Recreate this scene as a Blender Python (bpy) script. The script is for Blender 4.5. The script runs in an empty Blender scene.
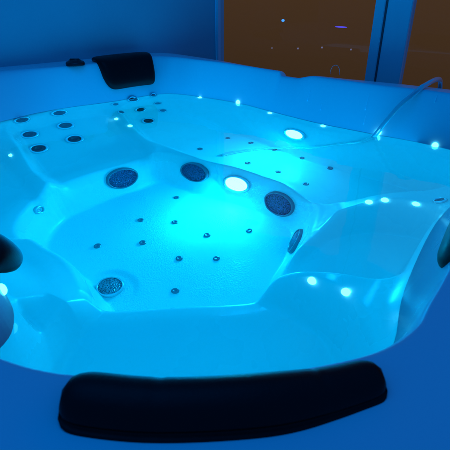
import bpy, bmesh, math, random
import numpy as np
from mathutils import Vector, Matrix

random.seed(4)
R = math.radians
scene = bpy.context.scene
COL = scene.collection

# ------------------------------------------------------------------ outlines of the spa, seen from above (metres)
POLY = {
 'outer': [(-1.27,2.67),(-0.99,2.86),(-0.74,3.04),(-0.52,3.14),(-0.34,3.13),(-0.16,2.99),(0.0,2.84),(0.25,2.57),(0.52,2.35),(0.82,2.18),(1.02,2.05),(1.28,1.84),(1.38,1.62),(1.30,1.38),(1.08,1.02),(0.80,0.58),(0.56,0.20),(0.40,0.06),(0.18,0.0),(-0.08,0.04),(-0.35,0.14),(-0.8,0.34),(-1.3,0.62),(-1.72,0.9),(-1.92,1.15),(-1.93,1.45),(-1.78,1.9),(-1.55,2.36)],
 'rim': [(-1.70,1.35),(-1.58,1.78),(-1.39,2.12),(-1.15,2.385),(-0.88,2.53),(-0.65,2.69),(-0.46,2.88),(-0.30,2.86),(-0.14,2.75),(0.14,2.56),(0.31,2.40),(0.48,2.235),(0.68,2.065),(0.86,1.95),(1.0,1.83),(1.10,1.66),(1.04,1.46),(0.85,1.22),(0.62,0.95),(0.39,0.635),(0.31,0.53),(0.27,0.475),(0.20,0.425),(0.09,0.395),(-0.03,0.38),(-0.13,0.385),(-0.21,0.39),(-0.30,0.42),(-0.46,0.50),(-0.75,0.64),(-1.1,0.82),(-1.45,1.03)],
 'waterline': [(-1.50,1.38),(-1.42,1.70),(-1.26,1.97),(-1.10,2.17),(-1.0,2.31),(-0.86,2.44),(-0.64,2.58),(-0.50,2.70),(-0.36,2.78),(-0.20,2.73),(0.07,2.55),(0.24,2.37),(0.44,2.16),(0.65,1.99),(0.84,1.85),(0.97,1.69),(0.94,1.52),(0.78,1.34),(0.60,1.13),(0.41,0.83),(0.33,0.66),(0.26,0.56),(0.16,0.49),(0.04,0.45),(-0.12,0.45),(-0.25,0.47),(-0.40,0.55),(-0.62,0.68),(-0.95,0.86),(-1.28,1.08)],
 'bulge': [(-0.42,0.60),(-0.405,0.705),(-0.495,0.84),(-0.75,0.98),(-0.95,0.96),(-0.92,0.78),(-0.65,0.62),(-0.48,0.54)],
 'left_step': [(-0.43,1.02),(-0.47,0.92),(-0.52,0.80),(-0.50,0.60),(-0.3,0.50),(-0.15,0.6),(-0.2,0.9),(-0.32,1.06)],
 'near_seat': [(-0.30,1.06),(-0.37,0.93),(-0.405,0.80),(-0.40,0.66),(-0.30,0.55),(-0.12,0.51),(0.05,0.51),(0.18,0.55),(0.27,0.65),(0.29,0.78),(0.27,0.88),(0.20,0.96),(0.10,1.03),(0.08,1.15),(-0.15,1.12)],
 'right_seat': [(0.08,1.10),(0.17,1.065),(0.30,1.0),(0.44,0.945),(0.52,1.02),(0.62,1.16),(0.68,1.28),(0.61,1.36),(0.50,1.39),(0.38,1.36),(0.30,1.30),(0.20,1.19)],
 'lounge': [(-0.27,2.14),(-0.42,2.28),(-0.54,2.46),(-0.53,2.57),(-0.42,2.68),(-0.28,2.68),(-0.08,2.59),(0.12,2.42),(0.36,2.15),(0.60,1.95),(0.79,1.79),(0.87,1.66),(0.84,1.56),(0.70,1.49),(0.52,1.52),(0.40,1.54),(0.33,1.64),(0.24,1.76),(0.06,1.90),(-0.08,1.98)],
 'jet_seat': [(-1.04,2.18),(-0.87,1.92),(-0.72,1.73),(-0.58,1.74),(-0.44,1.86),(-0.36,2.02),(-0.42,2.18),(-0.52,2.32),(-0.64,2.48),(-0.84,2.39),(-0.97,2.27)],
 'left_seat': [(-1.18,2.0),(-1.02,1.98),(-0.92,1.87),(-0.79,1.70),(-0.66,1.52),(-0.63,1.345),(-0.75,1.295),(-1.0,1.25),(-1.26,1.20),(-1.38,1.42),(-1.34,1.72)],
 'divider': [(-0.68,1.76),(-0.52,1.90),(-0.31,2.06),(-0.09,1.94),(0.07,1.87),(0.27,1.72),(0.37,1.55),(0.30,1.3),(0,1.2),(-0.4,1.3),(-0.66,1.4)],
 'footwell': [(-0.70,1.63),(-0.60,1.77),(-0.45,1.90),(-0.30,2.00),(-0.10,1.89),(0.06,1.82),(0.22,1.70),(0.31,1.58),(0.28,1.42),(0.21,1.27),(0.14,1.12),(0.08,1.05),(-0.14,1.03),(-0.335,1.01),(-0.365,1.05),(-0.455,1.195),(-0.60,1.31),(-0.71,1.42)],
}
DRAIN = (-0.39, 1.24)

# ------------------------------------------------------------------ measurements and light levels
STREAM_HIT = (0.66, 1.96)
LENS = 5.0
LED = 6.0
LAMP_W = (5.2, 4.2)
BEAM_W = (0.19, 0.22)
LAMP_COL = (0.0, 0.53, 1.0)
BEAM_COL = (0.0, 1.0, 0.85)
LAMP_AIM = ((-0.07, 1.70, 0.14), (0.23, 2.12, 0.28))
WORLD = (0.0, 0.10, 0.42)
ROOM_FILL = [((-0.6, 1.4, 2.9), 1.6, 6.0, (0.0, 0.25, 1.0), (-0.3, 1.7, 0.8))]
PILLOWS = [
 ([(-0.182, 0.353, 0.896), (-0.08, 0.341, 0.896), (0.03, 0.346, 0.896), (0.11, 0.361, 0.896), (0.184, 0.384, 0.896)], 'long black pillow on the near rim', {'bar': True, 'roll': 0.66, 'wide': 0.75, 'power': 20, 'thin': 0.22}),
 ([(-0.445, 2.845, 0.895), (-0.57, 2.775, 0.895), (-0.72, 2.64, 0.895)], 'black pillow draped over the far rim', {'drape': 0.74, 'roll': 0.6, 'seam': False, 'power': 14}),
 ([(-0.98, 1.03, 0.78), (-0.71, 0.895, 0.78), (-0.485, 0.765, 0.765)], 'black pillow at the left edge', {'bar': True, 'wide': 2.3, 'roll': 1.1, 'seam': False, 'power': 5}),
 ([(0.415, 0.63, 0.90), (0.51, 0.78, 0.90), (0.63, 0.955, 0.90)], 'black pillow on the right rim', {'bar': True, 'seam': False}),
]
KNOB = (-0.815, 2.575)
HOSE = [(1.12, 2.40, 0.10), (1.10, 2.32, 0.50), (1.03, 2.20, 0.78), (0.985, 2.12, 0.895), (0.93, 2.045, 0.926), (0.85, 1.975, 0.912), (0.79, 1.935, 0.88), (0.745, 1.93, 0.84), (0.70, 1.93, 0.775), (0.66, 1.94, 0.70), (0.61, 1.955, 0.61)]
LOOP = (0.54, 2.30, 0.91)
CORNER = (-0.062, 3.299)
WALL_L = (-0.819, -0.574)
WALL_W = (0.80, -0.60)
SILL = 0.5
WIN = (0.018, 1.077, 1.129, 1.137, 1.264)
CAUST = False
FILL_DOWN = 12.0
FILL_UP = 18.0
FILL_COL = (0.0, 0.45, 1.0)
FILL_UP_COL = (0.0, 0.36, 1.0)
GLINT_COL = {'blue': (0.05, 0.30, 1.0, 1.6), 'violet': (0.12, 0.05, 1.0, 0.9), 'warm': (0.5, 0.36, 0.25, 0.28)}

# ------------------------------------------------------------------ moulded shell: height over plan
WATER_Z = 0.70
RIM_Z = 0.90

def smooth_poly(pts, n=6):
    p = np.array(pts, float)
    a, b, c, d = np.roll(p, 1, 0), p, np.roll(p, -1, 0), np.roll(p, -2, 0)
    out = []
    for k in range(n):
        t = k / n
        out.append(0.5 * ((2*b) + (-a + c)*t + (2*a - 5*b + 4*c - d)*t*t + (-a + 3*b - 3*c + d)*t**3))
    return np.stack(out, 1).reshape(-1, 2)

def sdf(poly, X, Y):
    """signed distance to a closed polygon, positive inside"""
    x = X.ravel(); y = Y.ravel()
    best = np.full(x.shape, 1e9); inside = np.zeros(x.shape, bool)
    n = len(poly)
    for i in range(n):
        ax, ay = poly[i]; bx, by = poly[(i+1) % n]
        ex, ey = bx-ax, by-ay
        l2 = ex*ex + ey*ey + 1e-12
        t = np.clip(((x-ax)*ex + (y-ay)*ey) / l2, 0, 1)
        best = np.minimum(best, (x-ax-ex*t)**2 + (y-ay-ey*t)**2)
        cond = (ay > y) != (by > y)
        if abs(ey) > 1e-12:
            inside ^= cond & (x < ex*(y-ay)/ey + ax)
    d = np.sqrt(best)
    return np.where(inside, d, -d).reshape(X.shape)

def sstep(t):
    t = np.clip(t, 0, 1)
    return t*t*t*(t*(6*t-15)+10)

def softplus(s, k):
    return k*np.logaddexp(0, s/k)

SM = {k: smooth_poly(v) for k, v in POLY.items()}

def ramp(X, Y, x0, y0, dx, dy):
    n = math.hypot(dx, dy)
    return ((X-x0)*dx + (Y-y0)*dy) / n

def height(X, Y, want=False):
    d_out = sdf(SM['outer'], X, Y); d_rim = sdf(SM['rim'], X, Y); d_wl = sdf(SM['waterline'], X, Y)
    # rim deck with a rolled outer edge
    r = 0.075
    e = np.clip(d_out, 0, r)
    z = RIM_Z - r + np.sqrt(np.maximum(r*r - (r-e)**2, 0))
    z = z - 0.012*sstep(1 - d_out/0.16)
    # shallow notch in the far rim
    t = ramp(X, Y, 0.335, 2.50, 0.78, -0.62)
    z = z - 0.022*sstep(t/0.025)*(1 - sstep((t - 0.09)/0.15))*(Y > 2.0)*(X > 0)*sstep((0.10 - d_rim)/0.1)
    # wall between lip and waterline
    a = 0.26
    t = np.clip(d_rim / (np.abs(d_rim) + np.abs(d_wl) + 1e-9), 0, 1)
    f = (np.sqrt(t*t + a*a) - a) / (math.sqrt(1 + a*a) - a)
    z = np.where((d_rim > 0) & (d_wl <= 0), z + (WATER_Z - z)*f, z)
    zin = 0.60 + 0.10*np.exp(-np.maximum(d_wl, 0)/0.045) - 0.20*sstep((d_wl - 0.10)/0.42)
    z = np.where(d_wl > 0, zin, z)
    reg = {}
    for name, lev, w in CARVES:
        d = sdf(SM[name], X, Y)
        L = lev(X, Y) if callable(lev) else lev
        S = sstep((d + 0.5*w)/w)
        S = S*sstep((d_wl - 0.0)/0.06)
        z = z + np.minimum(L - z, 0)*S
        reg[name] = (d > -0.1*w) & (d_wl > 0.01)
        if name == 'footwell':
            dd = np.where(d < 0, (d + 0.10)/0.05, 9)
            z = z + 0.012*np.exp(-dd*dd)*(d_wl > 0.05)
    # backrest bulge rising out of the water on the left wall
    sb = sdf(SM['bulge'], X, Y)
    S = sstep((sb + 0.03)/0.09)
    z = np.where(d_rim > 0, z + np.maximum(0.80 - z, 0)*S, z)
    # ring recess round the floor drain
    q = np.hypot(X - DRAIN[0], Y - DRAIN[1])
    z = z - 0.007*sstep((0.105 - q)/0.03)*(z < 0.3)
    if want:
        return z, reg, d_out, d_rim, d_wl
    return z

CARVES = [
    ('left_step', 0.50, 0.06),
    ('lounge', lambda X, Y: 0.265 + 0.62*softplus(ramp(X, Y, -0.22, 2.36, -0.5, 0.87), 0.03), 0.10),
    ('jet_seat', lambda X, Y: 0.335 + 0.62*softplus(ramp(X, Y, -0.76, 2.02, -0.5, 0.87), 0.04), 0.09),
    ('left_seat', lambda X, Y: 0.33 + 0.5*softplus(ramp(X, Y, -1.05, 1.5, -0.85, 0.0), 0.03), 0.10),
    ('right_seat', lambda X, Y: 0.36 + 0.5*softplus(ramp(X, Y, 0.48, 1.12, 0.85, -0.5), 0.03), 0.075),
    ('near_seat', lambda X, Y: 0.385 + 0.5*softplus(ramp(X, Y, 0.0, 0.66, 0.0, -1.0), 0.03), 0.075),
    ('divider', 0.385, 0.10),
    ('footwell', 0.14, 0.12),
]

SPOTS = {
  'underwater_light': [(0.053, 1.826), (0.347, 2.176)],
  'led_light': [(-0.148, 2.694), (0.073, 2.548), (0.236, 2.359), (0.47, 2.122), (0.686, 1.968), (0.879, 1.814), (-0.965, 1.934), (-0.587, 2.412), (-0.497, 2.318), (0.502, 1.418), (0.553, 1.409), (0.642, 1.362), (0.228, 0.964), (0.296, 0.888), (-0.463, 0.755)],
  'jet_left': [(-1.025, 2.246), (-0.97, 2.178), (-0.891, 2.064), (-0.882, 2.388), (-0.829, 2.302), (-0.752, 2.181)],
  'jet_big': [(-0.537, 2.655), (-0.491, 2.602), (-0.43, 2.496)],
  'jet_small': [(-0.622, 2.564), (-0.43, 2.745), (-0.573, 2.465), (-0.399, 2.69), (-0.365, 2.637), (-0.728, 1.575), (0.713, 1.343)],
  'grate': [(-0.467, 1.893), (-0.137, 1.922), (0.228, 1.685), (0.272, 1.462)],
  'hose': [(0.554, 2.002), (0.453, 2.064), (0.369, 2.122), (0.255, 2.203), (0.127, 2.188), (0.025, 2.15), (-0.015, 2.126)],
  'drip': [(0.41, 2.24), (0.462, 2.173), (0.641, 2.048), (0.635, 2.024), (0.882, 1.905)],
  'drain': [(-0.393, 1.248)],
  'air_jet': [(-0.216, 1.822), (-0.348, 1.642), (-0.205, 1.635), (-0.319, 1.494), (-0.486, 1.467), (-0.072, 1.545), (-0.168, 1.402), (-0.033, 1.406), (0.096, 1.575), (-0.17, 1.235), (-0.128, 2.213), (0.016, 2.365), (0.136, 2.293), (0.254, 2.193), (0.376, 2.088), (-0.002, 2.142), (0.111, 2.044), (0.245, 1.949), (0.356, 1.825), (0.491, 1.975)],
}
GLINTS = [
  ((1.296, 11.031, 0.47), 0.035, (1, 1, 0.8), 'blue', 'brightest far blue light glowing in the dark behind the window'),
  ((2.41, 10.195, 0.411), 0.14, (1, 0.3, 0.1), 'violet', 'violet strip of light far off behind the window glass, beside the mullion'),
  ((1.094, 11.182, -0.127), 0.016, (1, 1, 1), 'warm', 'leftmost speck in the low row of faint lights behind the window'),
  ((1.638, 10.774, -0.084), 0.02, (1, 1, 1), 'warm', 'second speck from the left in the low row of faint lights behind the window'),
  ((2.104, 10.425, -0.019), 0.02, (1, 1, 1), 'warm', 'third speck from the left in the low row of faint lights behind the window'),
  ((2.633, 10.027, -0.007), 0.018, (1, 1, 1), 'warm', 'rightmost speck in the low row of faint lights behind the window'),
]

# height grid of the whole moulding
ST = 0.0037
lo = SM['outer'].min(0) - 0.01; hi = SM['outer'].max(0) + 0.01
xs = np.arange(lo[0], hi[0], ST); ys = np.arange(lo[1], hi[1], ST)
X, Y = np.meshgrid(xs, ys)
Z, REG, DO, DR, DW = height(X, Y, True)

def zat(x, y):
    u = min(max((x-lo[0])/ST, 0), len(xs)-2); v = min(max((y-lo[1])/ST, 0), len(ys)-2)
    i, j = int(u), int(v); a, b_ = u-i, v-j
    return float(Z[j, i]*(1-a)*(1-b_) + Z[j, i+1]*a*(1-b_) + Z[j+1, i]*(1-a)*b_ + Z[j+1, i+1]*a*b_)

def normal_at(x, y, e=0.012):
    return Vector((-(zat(x+e, y)-zat(x-e, y))/(2*e), -(zat(x, y+e)-zat(x, y-e))/(2*e), 1)).normalized()

# ------------------------------------------------------------------ materials
def new_mat(name):
    m = bpy.data.materials.new(name); m.use_nodes = True
    nt = m.node_tree
    return m, nt, nt.nodes['Principled BSDF']

def nd(nt, kind, **kw):
    n = nt.nodes.new(kind)
    for k, v in kw.items():
        if k in n.inputs: n.inputs[k].default_value = v
        else: setattr(n, k, v)
    return n

def add_bump(nt, b, src, strength, dist):
    bp_ = nd(nt, 'ShaderNodeBump'); bp_.inputs['Strength'].default_value = strength
    bp_.inputs['Distance'].default_value = dist
    nt.links.new(src, bp_.inputs['Height']); nt.links.new(bp_.outputs[0], b.inputs['Normal'])

def simple(name, col, rough=0.4, metal=0.0, noise=None, bump=None, spec=0.5):
    m, nt, b = new_mat(name)
    b.inputs['Base Color'].default_value = (*col, 1); b.inputs['Roughness'].default_value = rough
    b.inputs['Metallic'].default_value = metal; b.inputs['Specular IOR Level'].default_value = spec
    tc = nd(nt, 'ShaderNodeTexCoord')
    if noise:
        n = nd(nt, 'ShaderNodeTexNoise', Scale=noise[0], Detail=4.0)
        nt.links.new(tc.outputs['Object'], n.inputs['Vector'])
        mx = nd(nt, 'ShaderNodeMixRGB'); mx.inputs[1].default_value = (*col, 1)
        mx.inputs[2].default_value = (*[c*noise[1] for c in col], 1)
        nt.links.new(n.outputs[0], mx.inputs[0]); nt.links.new(mx.outputs[0], b.inputs['Base Color'])
        rr = nd(nt, 'ShaderNodeMapRange'); rr.inputs[3].default_value = rough*0.8; rr.inputs[4].default_value = min(1, rough*1.25)
        nt.links.new(n.outputs[0], rr.inputs[0]); nt.links.new(rr.outputs[0], b.inputs['Roughness'])
    if bump:
        n2 = nd(nt, 'ShaderNodeTexNoise', Scale=bump[0], Detail=3.0)
        nt.links.new(tc.outputs['Object'], n2.inputs['Vector'])
        add_bump(nt, b, n2.outputs[0], bump[1], bump[2])
    return m

def emit(name, col, strength):
    m, nt, b = new_mat(name)
    b.inputs['Base Color'].default_value = (0.6, 0.7, 0.75, 1)
    b.inputs['Emission Color'].default_value = (*col, 1); b.inputs['Emission Strength'].default_value = strength
    m.cycles.emission_sampling = 'NONE'
    return m

M = {}
M['acrylic'] = simple('pale acrylic', (0.83, 0.86, 0.88), 0.27, noise=(3.0, 0.93), bump=(2.2, 0.02, 0.02), spec=0.32)
# footwell floor: the same acrylic with a pebbled non-slip grain
m, nt, b = new_mat('grained acrylic')
b.inputs['Base Color'].default_value = (0.83, 0.86, 0.88, 1); b.inputs['Roughness'].default_value = 0.3
tc = nd(nt, 'ShaderNodeTexCoord'); vo = nd(nt, 'ShaderNodeTexVoronoi', Scale=190.0)
nt.links.new(tc.outputs['Object'], vo.inputs['Vector'])
n3 = nd(nt, 'ShaderNodeTexNoise', Scale=5.0, Detail=3.0); nt.links.new(tc.outputs['Object'], n3.inputs['Vector'])
mr = nd(nt, 'ShaderNodeMapRange'); mr.inputs[1].default_value = 0.40; mr.inputs[2].default_value = 0.60
nt.links.new(n3.outputs[0], mr.inputs[0])
mul = nd(nt, 'ShaderNodeMath', operation='MULTIPLY'); nt.links.new(vo.outputs['Distance'], mul.inputs[0]); nt.links.new(mr.outputs[0], mul.inputs[1])
add_bump(nt, b, mul.outputs[0], 0.45, 0.0035)
M['grained'] = m
M['cabinet'] = simple('grey cabinet panel', (0.10, 0.10, 0.11), 0.6, noise=(8, 0.7))
M['vinyl'] = simple('black pillow vinyl', (0.0035, 0.0036, 0.0045), 0.38, noise=(12, 0.7), bump=(240, 0.12, 0.002), spec=0.16)
M['black'] = simple('black plastic', (0.008, 0.008, 0.010), 0.3)
M['chrome'] = simple('jet bezel', (0.50, 0.53, 0.58), 0.22, metal=0.85)
M['bezel'] = simple('grey jet bezel', (0.16, 0.19, 0.25), 0.3, metal=0.2)
M['pale_ring'] = simple('pale jet bezel', (0.60, 0.64, 0.70), 0.2, metal=0.55)
M['nozzle'] = simple('dark nozzle', (0.015, 0.018, 0.03), 0.35)
M['button'] = simple('air jet cap', (0.18, 0.22, 0.28), 0.25, metal=0.5)
# suction grates: perforated plates with a speckle of holes
for key, hole, plate in (('grate', (0.004, 0.004, 0.010), (0.11, 0.085, 0.22)), ('pale_grate', (0.03, 0.04, 0.06), (0.30, 0.34, 0.42))):
    m, nt, b = new_mat(key.replace('_', ' '))
    tc = nd(nt, 'ShaderNodeTexCoord'); vo = nd(nt, 'ShaderNodeTexVoronoi', Scale=210.0); nt.links.new(tc.outputs['Object'], vo.inputs['Vector'])
    cr = nd(nt, 'ShaderNodeValToRGB'); cr.color_ramp.elements[0].position = 0.22; cr.color_ramp.elements[0].color = (*hole, 1)
    cr.color_ramp.elements[1].position = 0.62; cr.color_ramp.elements[1].color = (*plate, 1)
    nt.links.new(vo.outputs['Distance'], cr.inputs[0]); nt.links.new(cr.outputs[0], b.inputs['Base Color'])
    b.inputs['Roughness'].default_value = 0.2; b.inputs['Metallic'].default_value = 0.3; add_bump(nt, b, vo.outputs['Distance'], 0.8, 0.004)
    M[key] = m
M['lens'] = emit('lit lens', (0.16, 0.90, 1.0), LENS)
M['led'] = emit('lit led dome', (0.07, 0.75, 1.0), LED)
M['wall'] = simple('painted plaster', (0.42, 0.45, 0.50), 0.8, noise=(2.5, 0.88), bump=(60, 0.15, 0.003))
M['ground'] = simple('floor tile', (0.08, 0.08, 0.09), 0.5, noise=(4, 0.7))
M['frame'] = simple('window frame', (0.72, 0.74, 0.77), 0.35, noise=(6, 0.9))
M['gasket'] = simple('rubber gasket', (0.10, 0.10, 0.11), 0.6)

# water: one refracting surface, very slightly rippled, rings round the stream
m = bpy.data.materials.new('pool water'); m.use_nodes = True; nt = m.node_tree; nt.nodes.clear()
out = nd(nt, 'ShaderNodeOutputMaterial')
gl = nd(nt, 'ShaderNodeBsdfGlass', IOR=1.333, Roughness=0.0); gl.inputs['Color'].default_value = (0.93, 0.98, 1, 1)
geo = nd(nt, 'ShaderNodeNewGeometry')
n1 = nd(nt, 'ShaderNodeTexNoise', Scale=5.0, Detail=2.0); nt.links.new(geo.outputs['Position'], n1.inputs['Vector'])
sub = nd(nt, 'ShaderNodeVectorMath', operation='DISTANCE'); sub.inputs[1].default_value = (STREAM_HIT[0], STREAM_HIT[1], WATER_Z)
nt.links.new(geo.outputs['Position'], sub.inputs[0])
sn = nd(nt, 'ShaderNodeMath', operation='MULTIPLY'); sn.inputs[1].default_value = 95.0; nt.links.new(sub.outputs['Value'], sn.inputs[0])
si = nd(nt, 'ShaderNodeMath', operation='SINE'); nt.links.new(sn.outputs[0], si.inputs[0])
fa = nd(nt, 'ShaderNodeMapRange'); fa.inputs[1].default_value = 0.0; fa.inputs[2].default_value = 0.42; fa.inputs[3].default_value = 0.16; fa.inputs[4].default_value = 0.0
nt.links.new(sub.outputs['Value'], fa.inputs[0])
mm = nd(nt, 'ShaderNodeMath', operation='MULTIPLY'); nt.links.new(si.outputs[0], mm.inputs[0]); nt.links.new(fa.outputs[0], mm.inputs[1])
ad = nd(nt, 'ShaderNodeMath', operation='ADD'); nt.links.new(mm.outputs[0], ad.inputs[0]); nt.links.new(n1.outputs[0], ad.inputs[1])
bu = nd(nt, 'ShaderNodeBump'); bu.inputs['Strength'].default_value = 0.35; bu.inputs['Distance'].default_value = 0.006
nt.links.new(ad.outputs[0], bu.inputs['Height']); nt.links.new(bu.outputs[0], gl.inputs['Normal'])
nt.links.new(gl.outputs[0], out.inputs['Surface'])
M['water'] = m
M['drip'] = simple('wet streak', (0.95, 0.97, 1.0), 0.05)
M['hose'] = simple('pale hose', (0.80, 0.84, 0.86), 0.2, noise=(9, 0.9)); M['hose'].node_tree.nodes['Principled BSDF'].inputs['Transmission Weight'].default_value = 0.45
m = bpy.data.materials.new('window glass'); m.use_nodes = True; nt = m.node_tree; nt.nodes.clear()
out = nd(nt, 'ShaderNodeOutputMaterial'); tr = nd(nt, 'ShaderNodeBsdfTransparent'); tr.inputs[0].default_value = (0.82, 0.80, 0.78, 1)
go = nd(nt, 'ShaderNodeBsdfGlossy', Roughness=0.02); fr = nd(nt, 'ShaderNodeFresnel', IOR=1.45); mx = nd(nt, 'ShaderNodeMixShader')
hf_ = nd(nt, 'ShaderNodeMath', operation='MULTIPLY'); hf_.inputs[1].default_value = 0.22; nt.links.new(fr.outputs[0], hf_.inputs[0]); nt.links.new(hf_.outputs[0], mx.inputs[0]); nt.links.new(tr.outputs[0], mx.inputs[1]); nt.links.new(go.outputs[0], mx.inputs[2])
nt.links.new(mx.outputs[0], out.inputs['Surface'])
M['pane'] = m
# brown night haze
m = bpy.data.materials.new('night haze'); m.use_nodes = True; nt = m.node_tree; nt.nodes.clear()
out = nd(nt, 'ShaderNodeOutputMaterial'); em = nd(nt, 'ShaderNodeEmission')
geo = nd(nt, 'ShaderNodeNewGeometry'); sx = nd(nt, 'ShaderNodeSeparateXYZ'); nt.links.new(geo.outputs['Position'], sx.inputs[0])
n1 = nd(nt, 'ShaderNodeTexNoise', Scale=0.25, Detail=2.0); nt.links.new(geo.outputs['Position'], n1.inputs['Vector'])
a1 = nd(nt, 'ShaderNodeMath', operation='MULTIPLY_ADD'); a1.inputs[1].default_value = 0.35; nt.links.new(n1.outputs[0], a1.inputs[0]); nt.links.new(sx.outputs['Z'], a1.inputs[2])
rg = nd(nt, 'ShaderNodeMapRange'); rg.inputs[1].default_value = -2.5; rg.inputs[2].default_value = 2.5; nt.links.new(a1.outputs[0], rg.inputs[0])
cr = nd(nt, 'ShaderNodeValToRGB'); cr.color_ramp.elements[0].color = (0.036, 0.0205, 0.0125, 1); cr.color_ramp.elements[1].color = (0.080, 0.042, 0.018, 1)
nt.links.new(rg.outputs[0], cr.inputs[0]); nt.links.new(cr.outputs[0], em.inputs[0]); nt.links.new(em.outputs[0], out.inputs['Surface'])
M['haze'] = m

# ------------------------------------------------------------------ object helpers
def empty(name, loc=(0, 0, 0), rz=0):
    o = bpy.data.objects.new(name, None); COL.objects.link(o); o.location = loc; o.rotation_euler.z = rz
    o.empty_display_size = 0.1
    return o

def tag(o, label=None, cat=None, group=None, kind=None):
    if label: o['label'] = label
    if cat: o['category'] = cat
    if group: o['group'] = group
    if kind: o['kind'] = kind
    return o

def mesh_obj(name, verts, faces, mat, parent=None, smooth=True):
    me = bpy.data.meshes.new(name); me.from_pydata([tuple(v) for v in verts], [], faces); me.update()
    if smooth: me.polygons.foreach_set('use_smooth', [True]*len(me.polygons))
    me.materials.append(mat)
    o = bpy.data.objects.new(name, me); COL.objects.link(o)
    if parent: o.parent = parent
    return o

def lathe(profile, n=32, lobes=0, amp=0.0):
    """profile: (radius, z) from the centre outwards or the other way; returns verts, faces"""
    vs, fs = [], []
    for r, z in profile:
        for k in range(n):
            a = 2*math.pi*k/n
            rr = r*(1 + amp*math.cos(lobes*a)) if lobes else r
            vs.append((rr*math.cos(a), rr*math.sin(a), z))
    for i in range(len(profile)-1):
        for k in range(n):
            k2 = (k+1) % n
            fs.append((i*n+k, i*n+k2, (i+1)*n+k2, (i+1)*n+k))
    return vs, fs

def place(o, x, y, lift=0.0, spin=0.0):
    nrm = normal_at(x, y)
    o.rotation_mode = 'QUATERNION'
    o.rotation_quaternion = nrm.to_track_quat('Z', 'Y') @ Matrix.Rotation(spin, 3, 'Z').to_quaternion()
    o.location = Vector((x, y, zat(x, y))) + nrm*lift
    return nrm

def box(cx, cy, cz, sx, sy, sz, bev=0.004):
    bm = bmesh.new(); bmesh.ops.create_cube(bm, size=1)
    bmesh.ops.scale(bm, vec=(sx, sy, sz), verts=bm.verts)
    bmesh.ops.bevel(bm, geom=bm.edges[:], offset=bev, segments=2, affect='EDGES')
    bmesh.ops.translate(bm, vec=(cx, cy, cz), verts=bm.verts)
    vs = [tuple(v.co) for v in bm.verts]; fs = [tuple(v.index for v in f.verts) for f in bm.faces]
    bm.free(); return vs, fs

# ------------------------------------------------------------------ the spa
tub = empty('hot_tub', (-0.25, 1.55, 0))
tag(tub, 'large white acrylic hot tub with moulded seats, glowing blue from its underwater lights', 'hot tub')
inv = Matrix.Translation((-0.25, 1.55, 0)).inverted()

def part(o, label=None):
    """hang an already placed object under the tub without moving it"""
    o.parent = tub; o.matrix_parent_inverse = inv
    if label: o['label'] = label
    return o

# the grid, cut into the parts of the moulding
gy, gx = np.gradient(Z, ST)
N = np.stack([-gx, -gy, np.ones_like(Z)], -1); N /= np.linalg.norm(N, axis=-1, keepdims=True)
ny, nx = X.shape
idx = np.arange(nx*ny).reshape(ny, nx)
quads = np.stack([idx[:-1, :-1], idx[:-1, 1:], idx[1:, 1:], idx[1:, :-1]], -1).reshape(-1, 4)
ok = (DO.ravel()[quads] > 0.0005).all(1)
names = ['rim', 'basin', 'seat_near', 'right_seat', 'jet_seat', 'left_seat', 'lounge', 'footwell']
region = np.ones(nx*ny, int)
region[DR.ravel() <= 0.004] = 0
raised = Z.ravel() > WATER_Z
for nm, k in (('lounge', 6), ('jet_seat', 4), ('left_seat', 5), ('right_seat', 3), ('near_seat', 2), ('footwell', 7)):
    region[REG[nm].ravel() & ~raised] = k
qr = region[quads].max(1)
V = np.stack([X, Y, Z], -1).reshape(-1, 3); NN = N.reshape(-1, 3)
PARTS = {0: ('rim', 'broad rolled rim of the tub'), 1: ('basin', None), 2: ('seat', 'wide near seat below the long black pillow'),
         3: ('seat', 'bucket seat on the right between two lit armrests'), 4: ('seat', 'seat with six round jets in its sloping back'),
         5: ('seat', 'deep seat at the left edge'), 6: ('lounge_seat', 'long lounge seat with small air jets along the far wall'),
         7: ('footwell', 'deep central floor with a pebbled grain')}
for k, (nm, lab) in PARTS.items():
    q = quads[ok & (qr == k)]
    if not len(q): continue
    used, flat = np.unique(q.ravel(), return_inverse=True)
    me = bpy.data.meshes.new(nm)
    me.from_pydata(V[used].tolist(), [], flat.reshape(-1, 4).tolist()); me.update()
    me.polygons.foreach_set('use_smooth', [True]*len(me.polygons))
    me.normals_split_custom_set_from_vertices(NN[used].tolist())
    me.materials.append(M['grained'] if nm == 'footwell' else M['acrylic'])
    o = bpy.data.objects.new(nm, me); COL.objects.link(o); part(o, lab)

# cabinet under the rim
ring = SM['outer']; c0 = ring.mean(0)
ins = [tuple(p + (c0-p)/np.linalg.norm(c0-p)*0.03) for p in ring]
n = len(ins); vs = [(x, y, 0.0) for x, y in ins] + [(x, y, 0.83) for x, y in ins]
part(mesh_obj('cabinet', vs, [(i, (i+1) % n, n+(i+1) % n, n+i) for i in range(n)], M['cabinet']), 'dark panelled cabinet under the rim')

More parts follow.
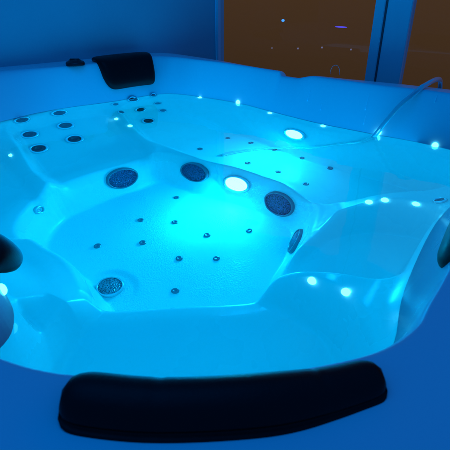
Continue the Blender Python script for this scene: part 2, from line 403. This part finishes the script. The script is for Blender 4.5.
# jets
def make_jet(x, y, r, mat_ring, mat_noz, name='massage_jet', label=None, spin=0.0):
    vs, fs = lathe([(r, -0.002), (r*1.0, 0.003), (r*0.95, 0.008), (r*0.80, 0.011), (r*0.70, 0.009), (r*0.66, 0.003)], 40)
    o = mesh_obj(name, vs, fs, mat_ring); place(o, x, y, 0.001, spin); part(o, label)
    vs, fs = lathe([(r*0.68, 0.004), (r*0.56, 0.005), (r*0.48, 0.007), (r*0.40, 0.008), (r*0.34, 0.008), (r*0.30, 0.003), (0.0005, 0.002)], 32)
    mesh_obj('nozzle', vs, fs, mat_noz, o)
    return o
for i, (x, y) in enumerate(SPOTS['jet_left']): make_jet(x, y, 0.047, M['pale_ring'], M['nozzle'], spin=i)
for i, (x, y) in enumerate(SPOTS['jet_big']): make_jet(x, y, 0.040, M['pale_ring'], M['nozzle'], spin=i)
for i, (x, y) in enumerate(SPOTS['jet_small']): make_jet(x, y, 0.025, M['pale_ring'], M['pale_ring'] if i == 5 else M['bezel'], spin=i)
for x, y in SPOTS['air_jet']:
    vs, fs = lathe([(0.0135, -0.001), (0.0135, 0.002), (0.0105, 0.005), (0.006, 0.0052), (0.005, 0.0035), (0.0004, 0.003)], 20)
    o = mesh_obj('air_jet', vs, fs, M['button']); place(o, x, y, 0.0005); part(o)
def make_grate(x, y, r, label=None, plate='grate'):
    vs, fs = lathe([(r, -0.003), (r, 0.006), (r*0.96, 0.013), (r*0.88, 0.015), (r*0.86, 0.010)], 48)
    o = mesh_obj('suction_grate', vs, fs, M['bezel' if plate == 'grate' else 'pale_ring']); place(o, x, y, 0.001, random.random()*3); part(o, label)
    vs, fs = lathe([(r*0.87, 0.010), (r*0.7, 0.014), (r*0.4, 0.018), (r*0.12, 0.020), (0.0005, 0.020)], 40)
    mesh_obj('perforated_plate', vs, fs, M[plate], o)
for i, (x, y) in enumerate(SPOTS['grate']): make_grate(x, y, 0.078 if i < 3 else 0.062)
for x, y in SPOTS['drain']: make_grate(x, y, 0.048, 'small drain grate sunk in a ring in the floor', 'pale_grate')

# lights of the spa
LAMPS = []
for i, (x, y) in enumerate(SPOTS['underwater_light']):
    vs, fs = lathe([(0.068, -0.003), (0.068, 0.006), (0.062, 0.012), (0.054, 0.012), (0.052, 0.006)], 40)
    o = mesh_obj('underwater_light', vs, fs, M['pale_ring']); nrm = place(o, x, y, 0.001); part(o)
    vs, fs = lathe([(0.053, 0.006), (0.045, 0.012), (0.028, 0.016), (0.0005, 0.018)], 40)
    mesh_obj('lens', vs, fs, M['lens'], o)
    LAMPS.append((x, y, nrm, (Vector(LAMP_AIM[i]) - Vector((x, y, zat(x, y)))).normalized()))
for x, y in SPOTS['led_light']:
    vs, fs = lathe([(0.013, -0.002), (0.013, 0.002), (0.011, 0.006), (0.006, 0.009), (0.0003, 0.010)], 20)
    o = mesh_obj('led_light', vs, fs, M['led']); place(o, x, y, 0.0); part(o)

# headrest pillows: a padded roll on the rim that drapes down the inner wall
PROFILE = [(-0.085, 0.008), (-0.092, 0.026), (-0.072, 0.046), (-0.030, 0.056), (0.015, 0.050), (0.052, 0.022), (0.078, -0.03), (0.100, -0.10),
           (0.108, -0.150), (0.100, -0.178), (0.080, -0.178), (0.066, -0.140), (0.050, -0.07), (0.028, -0.015), (0.0, 0.004), (-0.04, 0.004)]
BAR = [(-0.046, 0.001), (-0.056, 0.003), (-0.056, 0.008), (-0.047, 0.010), (-0.0455, 0.014), (-0.047, 0.020), (-0.034, 0.040), (0.0, 0.050), (0.032, 0.040), (0.052, 0.010), (0.060, -0.03), (0.050, -0.05), (0.036, -0.03), (0.022, 0.0), (0.0, 0.004)]
def make_pillow(path, label, prof=None, drape=1.0, taper=0.0, roll=1.0, n=64, seam=True, power=9, skew=0.0, wide=1.0, thin=0.0):
    pts = smooth_open(path, n)
    pr = smooth_poly(prof or PROFILE, 3); m = len(pr); cx = np.array([0.0, 0.02])
    vs, fs = [], []
    acc = pts.mean(0)
    for i in range(n+1):
        u = i/n; t = pts[min(i+1, n)] - pts[max(i-1, 0)]; t /= np.linalg.norm(t[:2])
        side = np.array([-t[1], t[0]])                       # toward the water when the path runs with the water on its left
        s = max(0.0, 1 - abs(2*u-1)**power)**0.5; s = max(s, 0.02)
        g = 0.0
        if seam:
            for us in (0.26, 0.75): g += 0.035*math.exp(-((u-us)/0.012)**2)
        for (a, z) in pr:
            gg = g if z > 0.018 else 0.0
            zz = z*drape if z < 0 else z*roll
            k = max(0, -z)/0.178
            th = 1 - thin*sstep((u-0.45)/0.55); a2, z2 = a*(1-gg)*wide*th, zz*(1-gg)*th
            a2 = cx[0] + (a2-cx[0])*s; z2 = cx[1] + (z2-cx[1])*s
            along = skew*k*(u-0.5)
            p = pts[i][:2] + side*a2 + t[:2]*along
            vs.append((p[0], p[1], pts[i][2] + z2))
    for i in range(n):
        for j in range(m):
            j2 = (j+1) % m
            fs.append((i*m+j, i*m+j2, (i+1)*m+j2, (i+1)*m+j))
    fs.append(tuple(range(m-1, -1, -1))); fs.append(tuple(n*m+j for j in range(m)))
    o = mesh_obj('pillow', vs, fs, M['vinyl']); part(o, label)
    return o
def smooth_open(path, n):
    p = np.array(path, float); p = np.vstack([2*p[0]-p[1], p, 2*p[-1]-p[-2]])
    k = len(p)-3; out = []
    for i in range(n+1):
        s = i/n*k; j = min(int(s), k-1); t = s-j
        a, b, c, d = p[j], p[j+1], p[j+2], p[j+3]
        out.append(0.5*((2*b)+(-a+c)*t+(2*a-5*b+4*c-d)*t*t+(-a+3*b-3*c+d)*t**3))
    return np.array(out)
for path, lab, kw in PILLOWS: make_pillow(path, lab, BAR if kw.pop('bar', False) else None, **kw)

# diverter knob on the far rim
kx, ky = KNOB
vs, fs = lathe([(0.050, 0.0), (0.050, 0.012), (0.046, 0.018), (0.036, 0.020), (0.034, 0.024), (0.028, 0.026), (0.0005, 0.027)], 48)
o = mesh_obj('control_knob', vs, fs, M['black']); o.location = (kx, ky, zat(kx, ky)); part(o)
vs, fs = box(0, 0, 0.028, 0.056, 0.018, 0.010, 0.004); mesh_obj('grip', vs, fs, M['black'], o)
# filling hose over the right rim
def tube(pts, rad, k=16):
    vs, fs = [], []
    for i, p in enumerate(pts):
        t = Vector(pts[min(i+1, len(pts)-1)] - pts[max(i-1, 0)]).normalized()
        s = t.cross(Vector((0.02, 0.03, 1))).normalized(); q = s.cross(t)
        r = rad(i/(len(pts)-1)) if callable(rad) else rad
        for j in range(k):
            a = 2*math.pi*j/k
            vs.append(Vector(p) + s*r*math.cos(a) + q*r*math.sin(a))
    for i in range(len(pts)-1):
        for j in range(k): fs.append((i*k+j, i*k+(j+1) % k, (i+1)*k+(j+1) % k, (i+1)*k+j))
    fs.append(tuple(range(k-1, -1, -1))); fs.append(tuple((len(pts)-1)*k+j for j in range(k)))
    return vs, fs
hp = [np.array(p) for p in HOSE] + [np.array((x, y, zat(x, y) + 0.012)) for x, y in SPOTS['hose']]
hs = smooth_open(hp, 150)
for q in hs:                                                # let the hose rest on the moulding, never inside it
    if q[2] > 0.3 and q[1] < 2.12 or q[2] < 0.6 and q[1] < 2.3 and q[0] < 0.7:
        q[2] = max(q[2], zat(q[0], q[1]) + 0.0115)
for _ in range(3): hs[1:-1, 2] = (hs[:-2, 2] + 2*hs[1:-1, 2] + hs[2:, 2])/4
vs, fs = tube(hs, 0.0105)
o = mesh_obj('hose', vs, fs, M['hose']); tag(o, 'pale filling hose hooked over the right rim and trailing under the water', 'hose')
# thin pale glossy streaks down the far wall
for (x, y), ln in zip(SPOTS['drip'], (0.05, 0.03, 0.07, 0.05, 0.03)):
    q = [np.array((x, y, 0)) for _ in range(9)]
    nrm = normal_at(x, y); dn = Vector((nrm.x, nrm.y, 0)).normalized(); tdn = (Vector((0, 0, -1)) + dn*max(0.0, nrm.z/max(1e-3, math.hypot(nrm.x, nrm.y)))).normalized()
    c = Vector((x, y, zat(x, y))) + nrm*0.0006
    pts_ = [np.array(c + tdn*(t-0.5)*ln) for t in np.linspace(0, 1, 12)]
    vs, fs = tube(pts_, lambda u: 0.0006 + 0.0022*u**2*(1.0 if u < 0.95 else 0.5), 10)
    o = mesh_obj('water_drip', vs, fs, M['drip']); tag(o, 'thin streak of water running down the far inner wall above the waterline', 'water drip', 'water drips on the far wall')
# little wire loop on the far rim
lp = [np.array(LOOP) + np.array([0.024*math.cos(a)*0.8, -0.024*math.cos(a)*0.6, 0.034*math.sin(a)]) for a in np.linspace(-0.3, math.pi+0.3, 24)]
vs, fs = tube(lp, 0.0010, 8); part(mesh_obj('wire_loop', vs, fs, M['chrome']), 'thin wire loop standing on the far rim')

# ------------------------------------------------------------------ water
wl = sdf(SM['waterline'], X, Y)
wp = SM['rim']; cw = SM['waterline'].mean(0)
step = 0.03
gx_ = np.arange(lo[0], hi[0], step); gy_ = np.arange(lo[1], hi[1], step)
GX, GY = np.meshgrid(gx_, gy_); GD = sdf(SM['rim'], GX, GY); inside = GD > -0.03
ix = -np.ones(GX.shape, int); vs = []
for j in range(GX.shape[0]):
    for i in range(GX.shape[1]):
        if inside[j, i]: ix[j, i] = len(vs); vs.append((GX[j, i], GY[j, i], WATER_Z))
fs = [(ix[j, i], ix[j, i+1], ix[j+1, i+1], ix[j+1, i]) for j in range(GX.shape[0]-1) for i in range(GX.shape[1]-1)
      if min(ix[j, i], ix[j, i+1], ix[j+1, i+1], ix[j+1, i]) >= 0]
tag(mesh_obj('water', vs, fs, M['water']), 'still clear water filling the hot tub to below the rim', None, None, 'structure')

# ------------------------------------------------------------------ the room corner
CX, CY = CORNER
fl = mesh_obj('floor', [(CX, CY, 0), (CX+4.5*WALL_L[0], CY+4.5*WALL_L[1], 0), (-3.8, -3, 0), (3.2, -3, 0), (CX+4*WALL_W[0], CY+4*WALL_W[1], 0)], [(0, 1, 2, 3, 4)], M['ground']); tag(fl, kind='structure')
wl_ang = math.atan2(-WALL_L[1], -WALL_L[0])
def slab(name, s0, s1, d, z0, z1, mat, parent=None, t0=0.0, t1=0.12, label=None, bev=0.003):
    """a box running along direction d from the corner, between distances s0 and s1, outside the room by t0..t1"""
    dx, dy = d; nx_, ny_ = OUT[d]
    vs, fs = box((s0+s1)/2, (t0+t1)/2, (z0+z1)/2, s1-s0, t1-t0, z1-z0, bev)
    vs = [(CX + a*dx + b_*nx_, CY + a*dy + b_*ny_, c) for a, b_, c in vs]
    return mesh_obj(name, vs, fs, mat, parent, smooth=False)
OUT = {WALL_L: (WALL_L[1]*1.0, -WALL_L[0]*1.0), WALL_W: (-WALL_W[1], WALL_W[0])}
w = slab('wall', 0.0, 4.5, WALL_L, 0.0, 3.0, M['wall']); tag(w, kind='structure')
w = slab('wall', 0.0, 4.0, WALL_W, 0.0, SILL, M['wall']); tag(w, kind='structure')
win = empty('window', (CX, CY, SILL)); tag(win, 'tall glazed window in a pale frame, dark brown night behind it', 'window')
wi = Matrix.Translation((CX, CY, SILL)).inverted()
def wpart(o, label=None):
    o.parent = win; o.matrix_parent_inverse = wi
    if label: o['label'] = label
    return o
fw = WIN
wpart(slab('frame', 0.0, fw[0], WALL_W, SILL, 2.9, M['frame'], t0=0.0, t1=0.07))
wpart(slab('mullion', fw[1], fw[2], WALL_W, SILL, 2.9, M['frame'], t0=-0.012, t1=0.07))
wpart(slab('gasket', fw[2], fw[3], WALL_W, SILL, 2.9, M['gasket'], t0=0.0, t1=0.06, bev=0.001))
wpart(slab('mullion', fw[3], fw[4], WALL_W, SILL, 2.9, M['frame'], t0=0.004, t1=0.07))
wpart(slab('sill', 0.0, 4.0, WALL_W, SILL, SILL+0.04, M['frame'], t0=-0.02, t1=0.03))
for a, b_ in ((fw[0], fw[1]), (fw[4], 4.0)):
    d = WALL_W; nx_, ny_ = OUT[d]
    vs = [(CX+s*d[0]+0.03*nx_, CY+s*d[1]+0.03*ny_, z) for s, z in ((a, SILL+.04), (b_, SILL+.04), (b_, 2.9), (a, 2.9))]
    wpart(mesh_obj('pane', vs, [(0, 1, 2, 3)], M['pane'], smooth=False))
# brown night sky beyond the glass
d = WALL_W; nx_, ny_ = OUT[d]
vs = [(CX+s*d[0]+8*nx_, CY+s*d[1]+8*ny_, z) for s, z in ((-6, -4), (14, -4), (14, 7), (-6, 7))]
sky = mesh_obj('sky', vs, [(0, 1, 2, 3)], M['haze'], smooth=False); tag(sky, kind='structure')
# glowing dots beyond the glass stand in for tub lights reflected in it
def pane_glint(p, r, squash, mat, label, group=None):
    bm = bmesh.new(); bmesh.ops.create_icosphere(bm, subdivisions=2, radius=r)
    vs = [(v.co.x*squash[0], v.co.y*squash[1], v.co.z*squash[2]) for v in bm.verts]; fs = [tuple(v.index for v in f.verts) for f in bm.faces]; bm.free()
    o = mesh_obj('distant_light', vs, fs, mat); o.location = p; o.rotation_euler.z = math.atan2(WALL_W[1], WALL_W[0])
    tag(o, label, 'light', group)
for p, r, sq, mn, lab in GLINTS: pane_glint(p, r, sq, emit('far ' + mn, GLINT_COL[mn][:3], GLINT_COL[mn][3]), lab)

# ------------------------------------------------------------------ light
for i, (x, y, nrm, aim) in enumerate(LAMPS):
    for nm, size, e, mixf, spread in (('lens_lamp', 0.10, LAMP_W[i], 0.45, 178), ('lens_beam', 0.06, BEAM_W[i], 1.0, 60)):
        ld = bpy.data.lights.new(nm, 'AREA'); ld.shape = 'DISK'; ld.size = size; ld.energy = e; ld.color = LAMP_COL if nm == 'lens_lamp' else BEAM_COL; ld.spread = R(spread)
        lo_ = bpy.data.objects.new(nm, ld); COL.objects.link(lo_)
        lo_.location = Vector((x, y, zat(x, y))) + nrm*(0.024 if nm == 'lens_lamp' else 0.034)
        lo_.rotation_mode = 'QUATERNION'; lo_.rotation_quaternion = (nrm*(1-mixf) + aim*mixf).to_track_quat('-Z', 'Y')
for nm, z, e, dr in (('glow_in_water', WATER_Z-0.0008, FILL_DOWN, -1), ('glow_from_water', WATER_Z+0.0008, FILL_UP, 1)):  # added one-sided fill lamps at the surface, standing in for scattered glow
    ld = bpy.data.lights.new(nm, 'AREA'); ld.shape = 'RECTANGLE'; ld.size, ld.size_y = (2.05, 1.95) if dr < 0 else (1.8, 1.7); ld.energy = e; ld.color = FILL_COL if dr < 0 else FILL_UP_COL
    lo_ = bpy.data.objects.new(nm, ld); COL.objects.link(lo_); lo_.location = (-0.22, 1.60, z) if dr < 0 else (-0.30, 1.85, z)
    lo_.rotation_euler = (math.pi if dr > 0 else 0, 0, R(-36))
for (p, size, e, col, tgt) in ROOM_FILL:  # unseen blue fill lamp added overhead to lift the ambient light
    ld = bpy.data.lights.new('room_lamp', 'AREA'); ld.shape = 'DISK'; ld.size = size; ld.energy = e; ld.color = col
    lo_ = bpy.data.objects.new('room_lamp', ld); COL.objects.link(lo_); lo_.location = p
    lo_.rotation_mode = 'QUATERNION'; lo_.rotation_quaternion = (Vector(tgt)-Vector(p)).to_track_quat('-Z', 'Y')
wd = bpy.data.worlds.new('World'); scene.world = wd; wd.use_nodes = True
wd.node_tree.nodes['Background'].inputs[0].default_value = (*WORLD, 1); wd.node_tree.nodes['Background'].inputs[1].default_value = 1.0

# ------------------------------------------------------------------ camera and render settings
cam = bpy.data.cameras.new('camera'); cam.sensor_width = 36; cam.lens = 36*451/450; cam.clip_end = 200; cam.clip_start = 0.02
cam.dof.use_dof = True; cam.dof.focus_distance = 2.0; cam.dof.aperture_fstop = 13.0
co = bpy.data.objects.new('camera', cam); COL.objects.link(co); co.location = (0, 0, 1.32); co.rotation_euler = (R(90-28.8), 0, 0)
scene.camera = co
vs_ = scene.view_settings; scene.display_settings.display_device = 'sRGB'
vs_.view_transform = 'Standard'; vs_.look = 'None'; vs_.exposure = 0; vs_.gamma = 1
cy = scene.cycles
scene.render.engine = 'CYCLES'
cy.use_denoising = True; cy.max_bounces = 12; cy.diffuse_bounces = 6; cy.glossy_bounces = 4; cy.transmission_bounces = 8; cy.transparent_max_bounces = 8
cy.caustics_refractive = CAUST; cy.caustics_reflective = False; cy.blur_glossy = 0.5; cy.sample_clamp_indirect = 0.0; cy.sample_clamp_direct = 0.0
